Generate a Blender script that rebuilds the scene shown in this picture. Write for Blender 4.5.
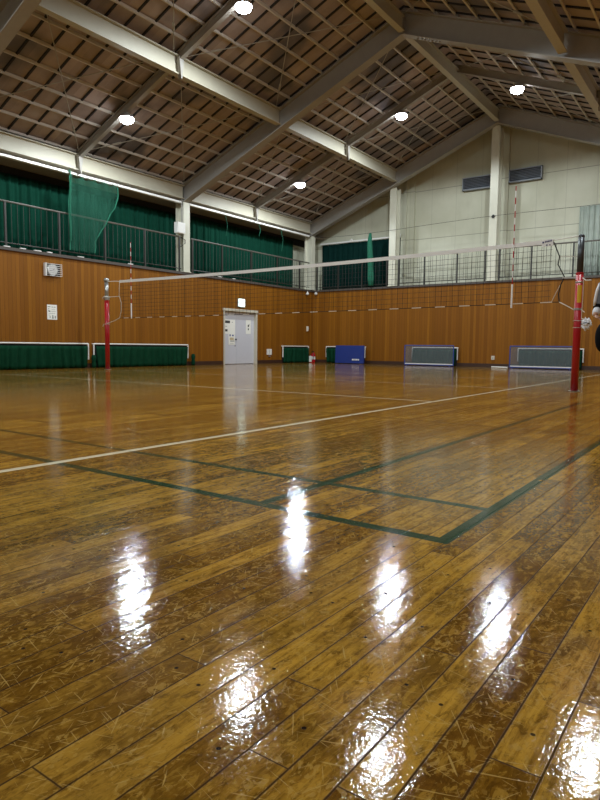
import bpy, bmesh, math, random
from mathutils import Vector, Matrix
random.seed(7)
S = bpy.context.scene
for o in list(bpy.data.objects): bpy.data.objects.remove(o)
C = S.collection
PI = math.pi

# ------------------------------------------------------------------ camera
cam = bpy.data.cameras.new('camera'); co = bpy.data.objects.new('camera', cam); C.objects.link(co)
R0 = Vector((0.81282438, 0.58241248, 0.01059364))
R1 = Vector((0.0586139, -0.06368153, -0.9962475))
R2 = Vector((-0.57955236, 0.81039519, -0.08589937))
M3 = Matrix((R0, -R1, -R2)).transposed()
co.matrix_world = Matrix.Translation((0, 0, 0.61)) @ M3.to_4x4()
cam.sensor_fit = 'VERTICAL'; cam.sensor_height = 24; cam.lens = 616.46 / 800 * 24
cam.clip_start = 0.02; cam.clip_end = 200
S.camera = co
# ------------------------------------------------------------------ world, light, exposure
w = bpy.data.worlds.new('night'); S.world = w; w.use_nodes = True
w.node_tree.nodes['Background'].inputs[0].default_value = (0.02, 0.025, 0.04, 1)
w.node_tree.nodes['Background'].inputs[1].default_value = 0.3
vs = S.view_settings
vs.view_transform = 'Standard'; vs.look = 'None'; vs.gamma = 1; vs.use_curve_mapping = False
vs.exposure = -0.95
LAMP_W = 620
LAMP_COL = (0.87, 0.96, 1.0)
try:
    S.cycles.max_bounces = 8; S.cycles.diffuse_bounces = 5; S.cycles.glossy_bounces = 3
    S.cycles.transparent_max_bounces = 12
    S.cycles.use_denoising = True; S.cycles.sample_clamp_indirect = 6
    S.cycles.use_light_tree = True
except Exception: pass

# ------------------------------------------------------------------ node helpers
class NT:
    def __init__(s, name):
        s.m = bpy.data.materials.new(name); s.m.use_nodes = True
        s.t = s.m.node_tree; s.b = s.t.nodes['Principled BSDF']; s.out = s.t.nodes['Material Output']
        s._oc = None
    def n(s, typ, **k):
        x = s.t.nodes.new(typ)
        for a, b in k.items(): setattr(x, a, b)
        return x
    def l(s, a, b): s.t.links.new(a, b)
    def put(s, sock, v):
        if isinstance(v, (int, float)): sock.default_value = v
        elif isinstance(v, tuple): sock.default_value = v if len(v) == len(sock.default_value) else (*v, 1)
        else: s.l(v, sock)
    def m_(s, op, a, b=None, c=None):
        x = s.n('ShaderNodeMath', operation=op); s.put(x.inputs[0], a)
        if b is not None: s.put(x.inputs[1], b)
        if c is not None: s.put(x.inputs[2], c)
        return x.outputs[0]
    def xyz(s):
        tc = s.n('ShaderNodeNewGeometry'); sp = s.n('ShaderNodeSeparateXYZ'); s.l(tc.outputs['Position'], sp.inputs[0])
        return tc.outputs['Position'], sp.outputs
    def obj(s):
        tc = s.n('ShaderNodeTexCoord'); sp = s.n('ShaderNodeSeparateXYZ'); s.l(tc.outputs['Object'], sp.inputs[0])
        return tc.outputs['Object'], sp.outputs
    def vec(s, a, b, c=0.0):
        x = s.n('ShaderNodeCombineXYZ'); s.put(x.inputs[0], a); s.put(x.inputs[1], b); s.put(x.inputs[2], c); return x.outputs[0]
    def noise(s, v, scale, detail=3, rough=.5, dist=0):
        x = s.n('ShaderNodeTexNoise'); s.put(x.inputs['Vector'], v); x.inputs['Scale'].default_value = scale
        x.inputs['Detail'].default_value = detail; x.inputs['Roughness'].default_value = rough; x.inputs['Distortion'].default_value = dist
        return x.outputs[0]
    def wn(s, v):
        x = s.n('ShaderNodeTexWhiteNoise', noise_dimensions='3D'); s.put(x.inputs['Vector'], v); return x.outputs['Value']
    def ss(s, v, a, b, lo=0.0, hi=1.0):
        x = s.n('ShaderNodeMapRange', interpolation_type='SMOOTHSTEP'); s.put(x.inputs[0], v)
        for i, q in enumerate((a, b, lo, hi)): x.inputs[i + 1].default_value = q
        return x.outputs[0]
    def mix(s, f, a, b, mode='MIX'):
        x = s.n('ShaderNodeMix', data_type='RGBA', blend_type=mode)
        s.put(x.inputs[0], f); s.put(x.inputs[6], a); s.put(x.inputs[7], b); return x.outputs[2]
    def bump(s, h, strength, dist, prev=None):
        x = s.n('ShaderNodeBump'); s.put(x.inputs['Height'], h); s.put(x.inputs['Strength'], strength); x.inputs['Distance'].default_value = dist
        if prev is not None: s.l(prev, x.inputs['Normal'])
        return x.outputs[0]

def mat(name, col, rough=.6, metal=0, var=.12, scale=6, bump=0, emis=None, es=0, alpha=None, spec=None):
    t = NT(name); P, _ = t.obj()
    n = t.noise(P, scale, 4)
    f = t.m_('MULTIPLY_ADD', n, 2 * var, 1 - var)
    t.put(t.b.inputs['Base Color'], t.mix(1.0, (*col, 1), t.vec(f, f, f), 'MULTIPLY'))
    t.b.inputs['Roughness'].default_value = rough; t.b.inputs['Metallic'].default_value = metal
    if spec is not None: t.b.inputs['Specular IOR Level'].default_value = spec
    if bump: t.l(t.bump(n, .5, bump), t.b.inputs['Normal'])
    if emis: t.b.inputs['Emission Color'].default_value = (*emis, 1); t.b.inputs['Emission Strength'].default_value = es
    if alpha is not None: t.b.inputs['Alpha'].default_value = alpha
    return t.m

# ---- floor material: varnished boards running along Y, scuffs, nail plugs, painted court lines
def floor_mat():
    t = NT('varnished_boards'); P, o = t.xyz(); x, y = o[0], o[1]
    W = .0755
    wob = t.m_('MULTIPLY', t.m_('SUBTRACT', t.noise(t.vec(t.m_('MULTIPLY', x, 3), t.m_('MULTIPLY', y, .6)), 4, 2), .5), .003)
    bx = t.m_('DIVIDE', t.m_('ADD', t.m_('ADD', x, .198), wob), W); bi = t.m_('FLOOR', bx); fx = t.m_('FRACT', bx)
    off = t.wn(t.vec(bi, 3.3, 1.7))
    by = t.m_('MULTIPLY_ADD', y, 1 / 1.3, t.m_('MULTIPLY', off, 7)); bj = t.m_('FLOOR', by); fy = t.m_('FRACT', by)
    tone = t.wn(t.vec(bi, bj, .5)); hue = t.wn(t.vec(bi, bj, 9.1))
    tz = t.m_('MULTIPLY', tone, 30)
    gr = t.noise(t.vec(t.m_('MULTIPLY', x, 55), t.m_('MULTIPLY', y, 3.0), tz), 1.6, 5, .65, .5)
    mott = t.noise(t.vec(t.m_('MULTIPLY', x, 20), t.m_('MULTIPLY', y, 9), tz), 2.2, 5, .7, .8)
    stain = t.noise(t.vec(t.m_('MULTIPLY', x, 9), t.m_('MULTIPLY', y, 2.6), tone), 1.3, 5, .65)
    wearz = t.noise(P, .8, 3)
    c = t.mix(t.ss(tone, .0, 1.0), (.21, .096, .009), (.60, .325, .042))
    c = t.mix(t.m_('MULTIPLY', t.ss(hue, .8, .95), .5), c, (.15, .060, .010))
    c = t.mix(t.ss(gr, .40, .64, 0, .62), c, (.13, .054, .007))
    c = t.mix(t.ss(stain, .42, .68, 0, .6), c, (.095, .044, .006))
    c = t.mix(t.ss(mott, .52, .60, 0, .42), c, (.58, .325, .045))
    c = t.mix(t.ss(mott, .46, .36, 0, .6), c, (.075, .031, .004))
    m2 = t.noise(t.vec(t.m_('MULTIPLY', x, 70), t.m_('MULTIPLY', y, 30), tz), 1.4, 4, .7, 1.0)
    c = t.mix(t.ss(m2, .47, .38, 0, .32), c, (.080, .036, .005))
    c = t.mix(t.ss(wearz, .45, .62, 0, .35), c, (.11, .052, .008))
    # worn golden flecks: where the varnish is scraped
    P2 = t.vec(t.m_('MULTIPLY', x, 1.0), t.m_('MULTIPLY', y, .6))
    fl = t.noise(P2, 60, 3, .6, 1.6)
    fl2 = t.noise(P2, 9, 4, .65, 1.0)
    worn = t.m_('MULTIPLY', t.ss(fl, .55, .60), t.ss(fl2, .42, .54))
    c = t.mix(t.m_('MULTIPLY', worn, .55), c, (.50, .30, .06))
    # scratches: straight short marks in several directions
    def scr(ang, freq, seed, lo):
        ca, sa = math.cos(ang), math.sin(ang)
        u = t.m_('ADD', t.m_('MULTIPLY', x, ca), t.m_('MULTIPLY', y, sa)); v = t.m_('SUBTRACT', t.m_('MULTIPLY', y, ca), t.m_('MULTIPLY', x, sa))
        n = t.noise(t.vec(t.m_('MULTIPLY', u, 9), t.m_('MULTIPLY', v, freq), seed), 1.0, 2, .5, .15)
        return t.ss(n, lo - .015, lo + .015)
    sc = scr(.35, 190, 1.0, .685)
    for ang, fr, sd in ((1.1, 210, 5.0), (2.2, 180, 9.0), (2.9, 240, 13.0)): sc = t.m_('MAXIMUM', sc, scr(ang, fr, sd, .69))
    c = t.mix(t.m_('MULTIPLY', sc, .6), c, (.58, .38, .10))
    # nail plugs
    ny = t.m_('SUBTRACT', t.m_('FRACT', t.m_('DIVIDE', t.m_('ADD', y, t.m_('MULTIPLY', off, .45)), .45)), .5)
    nx = t.m_('SUBTRACT', fx, .5)
    d = t.m_('SQRT', t.m_('ADD', t.m_('POWER', t.m_('MULTIPLY', t.m_('ABSOLUTE', nx), W), 2), t.m_('POWER', t.m_('MULTIPLY', t.m_('ABSOLUTE', ny), .45), 2)))
    plug = t.ss(d, .0050, .0032)
    c = t.mix(t.m_('MULTIPLY', plug, .92), c, (.010, .007, .006))
    # joints
    ex = t.m_('MINIMUM', fx, t.m_('SUBTRACT', 1, fx)); jx = t.ss(ex, .036, .014)
    ey = t.m_('MINIMUM', fy, t.m_('SUBTRACT', 1, fy)); jy = t.ss(ey, .0018, .0006)
    j = t.m_('MAXIMUM', jx, jy)
    c = t.mix(t.m_('MULTIPLY', j, .85), c, (.035, .016, .006))
    # court lines
    def rect(x0, x1, y0, y1):
        a = t.m_('LESS_THAN', t.m_('ABSOLUTE', t.m_('SUBTRACT', x, (x0 + x1) / 2)), (x1 - x0) / 2)
        b = t.m_('LESS_THAN', t.m_('ABSOLUTE', t.m_('SUBTRACT', y, (y0 + y1) / 2)), (y1 - y0) / 2)
        return t.m_('MULTIPLY', a, b)
    def union(L):
        r = None
        for q in L: r = rect(*q) if r is None else t.m_('MAXIMUM', r, rect(*q))
        return r
    g = union([(-6.84, -.715, 1.80, 1.852), (-6.84, -.74, 2.27, 2.315), (-.763, -.715, 1.80, 8.5), (-1.515, -1.47, 1.83, 7.63)])
    dkl = union([(-5.19, -5.15, 1.0, 4.8), (-5.19, 2.0, 4.78, 4.815), (-5.19, .5, 7.63, 7.66),
                 (-4.62, -4.36, 2.73, 2.765), (-4.36, -4.05, 3.68, 3.72), (-3.55, -3.3, 2.78, 2.81)])
    wl = union([(-2.885, -2.83, .6, 18.6), (-11.87, -11.82, .6, 18.6), (-11.87, -2.83, 6.6, 6.65), (-11.87, -2.83, 12.6, 12.65), (-11.87, -2.83, 18.55, 18.6), (-11.87, -2.83, 9.67, 9.72)])
    wearl = t.ss(t.noise(P, 16, 4, .6), .30, .40)
    c = t.mix(t.m_('MULTIPLY', dkl, .9), c, (.035, .03, .012))
    c = t.mix(t.m_('MULTIPLY', t.m_('MULTIPLY', g, wearl), .97), c, (.005, .042, .017))
    c = t.mix(t.m_('MULTIPLY', t.m_('MULTIPLY', wl, wearl), .9), c, (.80, .74, .55))
    t.l(c, t.b.inputs['Base Color'])
    r = t.m_('ADD', .042, t.m_('MULTIPLY', t.ss(t.noise(P, 6, 5, .65), .42, .7), .06))
    r = t.m_('ADD', r, t.m_('MULTIPLY', worn, .04))
    r = t.m_('ADD', r, t.m_('MULTIPLY', j, .5))
    t.l(r, t.b.inputs['Roughness'])
    t.b.inputs['IOR'].default_value = 1.45
    t.l(t.m_('MULTIPLY', t.m_('SUBTRACT', 1, j), .27), t.b.inputs['Specular IOR Level'])
    cup = t.m_('POWER', t.m_('ABSOLUTE', t.m_('MULTIPLY', nx, 2)), 4)
    nb = t.bump(t.noise(P, 42, 2, .5, .6), 1, .00026)
    nb = t.bump(t.noise(P, 120, 2, .55, .4), 1, .00028, nb)
    nb = t.bump(t.noise(P, 260, 2, .6), 1, .00008, nb)
    nb = t.bump(t.noise(t.vec(t.m_('MULTIPLY', x, 2.0), y), 8, 2), 1, .0003, nb)
    nb = t.bump(t.m_('SUBTRACT', t.m_('MULTIPLY', cup, -.35), t.m_('MULTIPLY', plug, .5)), 1, .0005, nb)
    nb = t.bump(sc, 1, .00012, nb)
    t.l(nb, t.b.inputs['Normal'])
    return t.m

def wood_wall_mat(axis, name):
    t = NT(name); P, o = t.xyz(); u = o[axis]; z = o[2]
    W = .098
    b = t.m_('DIVIDE', u, W); i = t.m_('FLOOR', b); f = t.m_('FRACT', b)
    tone = t.wn(t.vec(i, 4.2, 0.3)); tone2 = t.wn(t.vec(t.m_('FLOOR', t.m_('DIVIDE', b, 3)), 1.2, 8))
    gr = t.noise(t.vec(t.m_('MULTIPLY', u, 40), t.m_('MULTIPLY', z, 1.5), tone), 1.5, 4, .6)
    c = t.mix(tone, (.195, .070, .005), (.30, .118, .010))
    c = t.mix(t.m_('MULTIPLY', tone2, .35), c, (.20, .07, .010))
    c = t.mix(t.ss(gr, .4, .75, 0, .4), c, (.17, .06, .009))
    e = t.m_('MINIMUM', f, t.m_('SUBTRACT', 1, f)); j = t.ss(e, .05, .02)
    c = t.mix(t.m_('MULTIPLY', j, .65), c, (.07, .026, .005))
    t.l(c, t.b.inputs['Base Color']); t.b.inputs['Roughness'].default_value = .5
    t.b.inputs['Specular IOR Level'].default_value = .17
    t.l(t.bump(t.m_('SUBTRACT', 1, j), .6, .004), t.b.inputs['Normal'])
    return t.m

def plaster_panel_mat():
    t = NT('cream_panels'); P, o = t.xyz(); x, y, z = o
    u = t.m_('ADD', x, y)
    b = t.m_('DIVIDE', t.m_('ADD', u, .05), .915); f = t.m_('FRACT', b)
    e = t.m_('MINIMUM', f, t.m_('SUBTRACT', 1, f)); j1 = t.ss(e, .010, .004)
    h = t.m_('FRACT', t.m_('DIVIDE', t.m_('SUBTRACT', z, 4.59 - 1.72 * 4), 1.72)); e2 = t.m_('MINIMUM', h, t.m_('SUBTRACT', 1, h)); j2 = t.ss(e2, .008, .003)
    n = t.noise(P, 1.1, 4); n2 = t.noise(t.vec(t.m_('MULTIPLY', u, 3), t.m_('MULTIPLY', z, .5)), 2, 3)
    c = t.mix(t.ss(n, .3, .7), (.52, .52, .40), (.60, .60, .48))
    c = t.mix(t.ss(n2, .5, .8, 0, .25), c, (.40, .40, .30))
    c = t.mix(t.m_('MULTIPLY', t.m_('MAXIMUM', t.m_('MULTIPLY', j1, .45), j2), .75), c, (.16, .15, .11))
    t.l(c, t.b.inputs['Base Color']); t.b.inputs['Roughness'].default_value = .7
    return t.m

def roof_deck_mat():
    t = NT('roof_boards'); P, o = t.xyz(); x, y, z = o
    n = t.noise(P, .55, 3, .5); n2 = t.noise(P, 3, 5, .6)
    cell = t.wn(t.vec(t.m_('FLOOR', t.m_('DIVIDE', x, .5)), t.m_('FLOOR', t.m_('DIVIDE', y, .455)), 2))
    c = t.mix(cell, (.34, .275, .255), (.46, .375, .345))
    c = t.mix(t.ss(n, .50, .66, 0, .85), c, (.10, .10, .125))
    c = t.mix(t.ss(n2, .45, .8, 0, .4), c, (.20, .17, .16))
    t.l(c, t.b.inputs['Base Color']); t.b.inputs['Roughness'].default_value = .85
    return t.m

def net_mat(name, col, cell, cover):
    t = NT(name); P, o = t.obj()
    # knotted netting: threads of a square grid, the holes are open
    a = t.m_('FRACT', t.m_('DIVIDE', t.m_('ADD', o[1], o[2]), cell)); b = t.m_('FRACT', t.m_('DIVIDE', t.m_('SUBTRACT', o[1], o[2]), cell))
    m = t.m_('MAXIMUM', t.m_('LESS_THAN', a, cover), t.m_('LESS_THAN', b, cover))
    t.b.inputs['Base Color'].default_value = (*col, 1); t.b.inputs['Roughness'].default_value = .8
    t.l(m, t.b.inputs['Alpha'])
    return t.m

def sheer_mat(name, col, op):
    t = NT(name); P, o = t.obj()
    n = t.noise(P, 5, 3)
    t.put(t.b.inputs['Base Color'], t.mix(n, (*[c * .8 for c in col], 1), (*[min(1, c * 1.15) for c in col], 1)))
    t.b.inputs['Roughness'].default_value = .6; t.b.inputs['Alpha'].default_value = op
    return t.m

M = dict(
    floor=floor_mat(), wood_l=wood_wall_mat(1, 'wall_boards_side'), wood_g=wood_wall_mat(0, 'wall_boards_end'), panel=plaster_panel_mat(), deck=roof_deck_mat(),
    beam=mat('beam_paint', (.47, .44, .345), .5, var=.06), cream=mat('cream_steel', (.62, .61, .50), .45, var=.06), greysteel=mat('grey_steel', (.34, .32, .29), .5, var=.1),
    purlin=mat('purlin_paint', (.62, .58, .52), .5, var=.08), batten=mat('shaded_batten', (.02, .018, .02), .8),  # near-black batten colour holds the shadow lying on the battens
    soffit=mat('soffit', (.26, .22, .17), .8), dark=mat('dark_gap', (.012, .013, .013), .9), base=mat('baseboard_brown', (.045, .018, .009), .5),
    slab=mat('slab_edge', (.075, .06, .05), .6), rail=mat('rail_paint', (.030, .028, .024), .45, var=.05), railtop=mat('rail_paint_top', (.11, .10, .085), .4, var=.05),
    curtain=mat('green_curtain', (.004, .043, .026), .9, var=.25, scale=3, spec=.08), curtain2=mat('low_green_curtain', (.004, .040, .018), .8, var=.4, scale=8, spec=.08),
    curtain3=mat('blackout_curtain', (.003, .022, .019), .85, var=.25, scale=3, spec=.06),
    sheer=sheer_mat('pale_green_sheer', (.44, .50, .44), .85), dnet=net_mat('divider_net', (.010, .11, .065), .022, .13),
    dnetd=mat('bunched_net', (.010, .13, .075), .85, var=.4, scale=12),
    white=mat('white_paint', (.80, .79, .76), .4, var=.04), offwhite=mat('ivory_paint', (.66, .60, .48), .5, var=.05),
    door=mat('door_paint', (.60, .61, .68), .35, var=.03), doorframe=mat('door_frame_paint', (.60, .56, .46), .4, var=.04),
    paper=mat('paper', (.85, .85, .80), .7, var=.02), ink=mat('ink', (.05, .05, .05), .7), inkgrey=mat('ink_grey', (.30, .32, .32), .7), inkb=mat('ink_blue', (.10, .12, .30), .7), inky=mat('ink_tan', (.55, .45, .28), .7),
    black=mat('black_plastic', (.012, .012, .012), .4), red=mat('red_paint', (.42, .010, .018), .3, var=.06), redfe=mat('extinguisher_red', (.50, .010, .02), .25),
    pgrey=mat('dark_grey_pole', (.055, .06, .065), .35, metal=.4), pgrey2=mat('silver_pole', (.45, .46, .45), .3, metal=.7), yellow=mat('yellow_label', (.75, .48, .02), .5), steel=mat('steel', (.55, .55, .55), .3, metal=.9),
    cord=mat('net_cord', (.018, .016, .014), .8), rope=mat('white_rope', (.68, .66, .60), .8, var=.1, scale=40), tape=mat('net_tape', (.90, .90, .89), .6, var=.05),
    blue=mat('blue_board', (.012, .035, .22), .45, var=.12), bluef=mat('blue_frame', (.03, .06, .30), .4), mesh=sheer_mat('grey_barrier_cloth', (.16, .19, .21), .33),
    louvre=mat('louvre_slat', (.26, .29, .34), .5), louvred=mat('louvre_back', (.06, .07, .09), .7), rod=mat('brace_rod', (.42, .40, .36), .5, metal=.2),
    house=mat('lamp_housing', (.5, .5, .5), .35, metal=.7), lens=mat('lamp_lens', (.9, .9, .9), .3, emis=(.92, .97, 1), es=60),
    exitw=mat('lit_sign_face', (.7, .9, .85), .4, emis=(.78, 1, .95), es=5), exitg=mat('lit_sign_green', (.1, .5, .35), .4, emis=(.25, .8, .6), es=2.2),
    skin=mat('skin', (.52, .30, .20), .5, var=.06), hair=mat('black_hair', (.010, .008, .008), .45), greycloth=mat('grey_jacket', (.16, .17, .19), .8, var=.15, scale=20),
    blackcloth=mat('black_shorts', (.006, .006, .008), .85, spec=.08), whitecloth=mat('white_cloth', (.78, .79, .82), .75, var=.08, scale=20), shoe=mat('white_shoe', (.7, .7, .7), .5), clockf=mat('clock_face', (.86, .90, .90), .3, var=.02), navy=mat('navy_print', (.06, .06, .16), .6),
)

# ------------------------------------------------------------------ mesh helpers
class MB:
    def __init__(s): s.b = bmesh.new()
    def box(s, x0, x1, y0, y1, z0, z1, bev=0):
        v = [s.b.verts.new((x, y, z)) for x in (x0, x1) for y in (y0, y1) for z in (z0, z1)]
        F = [s.b.faces.new([v[i] for i in q]) for q in ((0, 1, 3, 2), (4, 6, 7, 5), (0, 4, 5, 1), (2, 3, 7, 6), (0, 2, 6, 4), (1, 5, 7, 3))]
        if bev:
            E = list({e for f in F for e in f.edges})
            bmesh.ops.bevel(s.b, geom=E, offset=bev, segments=2, affect='EDGES', profile=.6)
        return s
    def prism(s, pts, d):   # closed polygon (list of 3D points) pushed along vector d
        d = Vector(d); a = [s.b.verts.new(p) for p in pts]; b = [s.b.verts.new(Vector(p) + d) for p in pts]; n = len(pts)
        s.b.faces.new(a[::-1]); s.b.faces.new(b)
        for i in range(n): s.b.faces.new((a[i], a[(i + 1) % n], b[(i + 1) % n], b[i]))
        return s
    def tube(s, pts, r, n=8, cap=True):
        pts = [Vector(p) for p in pts]; rs = r if isinstance(r, (list, tuple)) else [r] * len(pts); rings = []
        up = None
        for i, p in enumerate(pts):
            d = (pts[min(i + 1, len(pts) - 1)] - pts[max(i - 1, 0)]).normalized()
            if up is None: up = Vector((0, 0, 1)) if abs(d.z) < .9 else Vector((1, 0, 0))
            a = d.cross(up).normalized(); b_ = d.cross(a).normalized(); up = -b_ if abs(d.dot(b_)) < .9 else up
            up = a.cross(d).normalized()
            rings.append([s.b.verts.new(p + (a * math.cos(2 * PI * k / n) + up * math.sin(2 * PI * k / n)) * rs[i]) for k in range(n)])
        for i in range(len(rings) - 1):
            for k in range(n): s.b.faces.new((rings[i][k], rings[i][(k + 1) % n], rings[i + 1][(k + 1) % n], rings[i + 1][k]))
        if cap: s.b.faces.new(rings[0][::-1]); s.b.faces.new(rings[-1])
        return s
    def lathe(s, c, prof, n=24, axis='Z'):
        c = Vector(c); rings = []
        def P(r, h, t):
            a, b = r * math.cos(t), r * math.sin(t)
            return c + (Vector((a, b, h)) if axis == 'Z' else Vector((h, a, b)) if axis == 'X' else Vector((a, h, b)))
        for r, h in prof: rings.append([s.b.verts.new(P(max(r, 1e-4), h, 2 * PI * k / n)) for k in range(n)])
        for i in range(len(rings) - 1):
            for k in range(n): s.b.faces.new((rings[i][k], rings[i][(k + 1) % n], rings[i + 1][(k + 1) % n], rings[i + 1][k]))
        s.b.faces.new(rings[0][::-1]); s.b.faces.new(rings[-1])
        return s
    def sheet(s, f, nu, nv):   # f(u,v)->point
        g = [[s.b.verts.new(f(i / nu, j / nv)) for j in range(nv + 1)] for i in range(nu + 1)]
        for i in range(nu):
            for j in range(nv): s.b.faces.new((g[i][j], g[i + 1][j], g[i + 1][j + 1], g[i][j + 1]))
        return s
    def build(s, name, m, parent=None, at=(0, 0, 0), smooth=False, solid=0):
        off = Vector(at)
        if parent is not None:
            p = parent; off = Vector((0, 0, 0))
            while p is not None: off += p.location; p = p.parent
        bmesh.ops.recalc_face_normals(s.b, faces=s.b.faces)
        bmesh.ops.translate(s.b, verts=s.b.verts, vec=-off)
        me = bpy.data.meshes.new(name); s.b.to_mesh(me); s.b.free()
        me.materials.append(M[m] if isinstance(m, str) else m)
        if smooth:
            for p in me.polygons: p.use_smooth = True
        o = bpy.data.objects.new(name, me); C.objects.link(o)
        if parent is not None: o.parent = parent
        else: o.location = off
        if solid:
            md = o.modifiers.new('thick', 'SOLIDIFY'); md.thickness = solid; md.offset = 0
        return o
def box(*a, bev=0): return MB().box(*a, bev=bev)
def tag(o, label, cat, group=None, kind=None):
    o['label'] = label; o['category'] = cat
    if group: o['group'] = group
    if kind: o['kind'] = kind
    return o
def thing(name, label, cat, loc, group=None):
    o = bpy.data.objects.new(name, None); C.objects.link(o); o.location = loc; o.empty_display_size = .1
    return tag(o, label, cat, group)
def struct(o): o['kind'] = 'structure'; return o
def dup(root, loc, label):
    r = root.copy(); C.objects.link(r); r.location = loc; r['label'] = label
    for ch in list(root.children):
        c = ch.copy(); C.objects.link(c); c.parent = r
        for g in list(ch.children):
            d = g.copy(); C.objects.link(d); d.parent = c
    return r

# ------------------------------------------------------------------ hall dimensions
XL, XR, YB, YG = -14.0, 1.6, -3.5, 20.4
XC = -6.8                       # ridge
GL = 2.84                       # gallery floor height
XO, YO = -15.0, 21.3            # outer walls behind the gallery
FRAMES = [-.4, 6.3, 13.5, 20.25]
MIDS = [2.9, 9.75, 16.72]
def zf(x): return 7.80 - .4 * abs(x - XC)      # underside of the main frames
def zp(x): return 8.33 - .4 * abs(x - XC)      # underside of the purlins
def zd(x): return 8.44 - .4 * abs(x - XC)      # underside of the roof boards

struct(box(XO - .2, XR + .2, YB - .2, YO + .2, -.2, 0).build('floor', 'floor'))
# left wall, lower boards with a door recess
DY0, DY1, DZ = 15.18, 16.90, 1.83
b = MB(); b.box(XO, XL, YB, DY0, 0, GL - .07); b.box(XO, XL, DY1, YO, 0, GL - .07); b.box(XO, XL, DY0, DY1, DZ, GL - .07); b.box(XO, XL - .14, DY0, DY1, 0, DZ)
struct(b.build('wall_left', 'wood_l'))
struct(box(XL, XR, YG, YO, 0, GL - .07).build('wall_end', 'wood_g'))
struct(box(XR, XR + .2, YB - .2, YO + .2, 0, 5.1).build('wall_right', 'wood_l'))
struct(box(XO - .2, XR, YB - .2, YB, 0, GL).build('wall_back', 'wood_g'))
def gable(name, y, z0, d):
    pts = [(XO, y, z0), (XR, y, z0), (XR, y, zd(XR) + .02), (XC, y, zd(XC) + .02), (XO, y, zd(XO) + .02)]
    return struct(MB().prism(pts, (0, d, 0)).build(name, 'panel'))
gable('wall_end_upper', YO, GL - .1, .2)
gable('wall_back_upper', YB - .2, GL, .2)
struct(box(XO - .2, XO, YB - .2, YO + .2, GL - .1, 5.3).build('wall_left_upper', 'panel'))
# gallery slab with dark edge
b = MB(); b.box(XO, XL + .05, YB, YG + .0, GL - .07, GL); b.box(XO, XR, YG - .05, YO, GL - .069, GL + .001)
struct(b.build('trim_1', 'slab'))
# soffit over the gallery, dark pelmet zone
struct(box(XO, XL - .1, YB, YO, 4.93, 5.0).build('trim_2', 'soffit'))
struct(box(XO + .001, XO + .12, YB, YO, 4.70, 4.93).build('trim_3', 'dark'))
# baseboards
b = MB(); b.box(XL, XL + .02, YB, DY0 - .05, 0, .12); b.box(XL, XL + .02, DY1 + .05, YG, 0, .12)
struct(b.build('baseboard_left', 'base'))
struct(box(XL + .02, XR, YG - .02, YG, 0, .12).build('baseboard_end', 'base'))

# ------------------------------------------------------------------ roof
def roof(name, x0, x1):
    pts = [(x0, YB - .2, zd(x0)), (x1, YB - .2, zd(x1)), (x1, YB - .2, zd(x1) + .12), (x0, YB - .2, zd(x0) + .12)]
    return struct(MB().prism(pts, (0, YO - YB + .4, 0)).build(name, 'deck'))
ceil_l = roof('ceiling', XO - .2, XC); ceil_r = roof('ceiling', XC, XR + .2)
def purlins(par, xs):
    for x in xs:
        z = zp(x)
        b = MB()
        for y0, y1 in ((YB, YO),): b.box(x - .019, x + .019, y0, y1, z + .045, z + .105)
        b.build('purlin', 'purlin', par)
purlins(ceil_l, [XC - .25 - .5 * i for i in range(15)] + [XO + .1])
purlins(ceil_r, [XC + .25 + .5 * i for i in range(17)])
y = YB + .1
while y < YO:
    for par, xa, xb in ((ceil_l, XO, XC), (ceil_r, XC, XR)):
        za, zb = zd(xa), zd(xb)
        MB().prism([(xa, y - .022, za - .03), (xa, y + .022, za - .03), (xa, y + .022, za), (xa, y - .022, za)], (xb - xa, 0, zb - za)).build('batten', 'batten', par)
    y += .455

# sloped I-beam along the frame; hw = flange half width
def ibeam(b, p0, p1, depth, hw, tf=.025, tw=.012, side=(0, 1, 0)):
    p0, p1, s_ = Vector(p0), Vector(p1), Vector(side); d = p1 - p0
    def slab(z0, z1, h): b.prism([p0 + s_ * -h + Vector((0, 0, z0)), p0 + s_ * h + Vector((0, 0, z0)), p0 + s_ * h + Vector((0, 0, z1)), p0 + s_ * -h + Vector((0, 0, z1))], d)
    slab(0, tf, hw); slab(tf, depth - tf, tw); slab(depth - tf, depth, hw)
fl = ['cream steel roof frame crossing the top left corner above the camera',
      'big grey steel roof frame rising from the wall box column to the ridge',
      'grey steel roof frame running up the end gable wall']
for y, lab in zip(FRAMES[1:], fl):
    t = thing('roof_frame', lab, 'roof beam', (XC, y, zf(XC)), 'main roof frames')
    for xa in (XL - .15, XR):
        b = MB(); ibeam(b, (xa, y, zf(xa)), (XC, y, zf(XC)), .52, .12); b.build('frame_rafter', 'greysteel' if y > 0 else 'cream', t)
    b = MB(); b.box(XC - .02, XC + .02, y - .12, y + .12, zf(XC) - .01, zf(XC) + .52)
    for k in range(7): b.box(XC - .1 + .45 + k * .09, XC - .06 + .45 + k * .09, y - .06, y - .03, zf(XC + .4 + k * .09) - .03, zf(XC + .4 + k * .09) - .0)
    b.build('splice_plate', 'greysteel', t)
# bolts above kept small; frame 0 sits behind the camera
b = MB(); ibeam(b, (XL - .15, FRAMES[0], zf(XL - .15)), (XC, FRAMES[0], zf(XC)), .52, .12); ibeam(b, (XR, FRAMES[0], zf(XR)), (XC, FRAMES[0], zf(XC)), .52, .12)
tag(b.build('roof_frame', 'greysteel'), 'grey steel roof frame overhead behind the photographer', 'roof beam', 'main roof frames')
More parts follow.
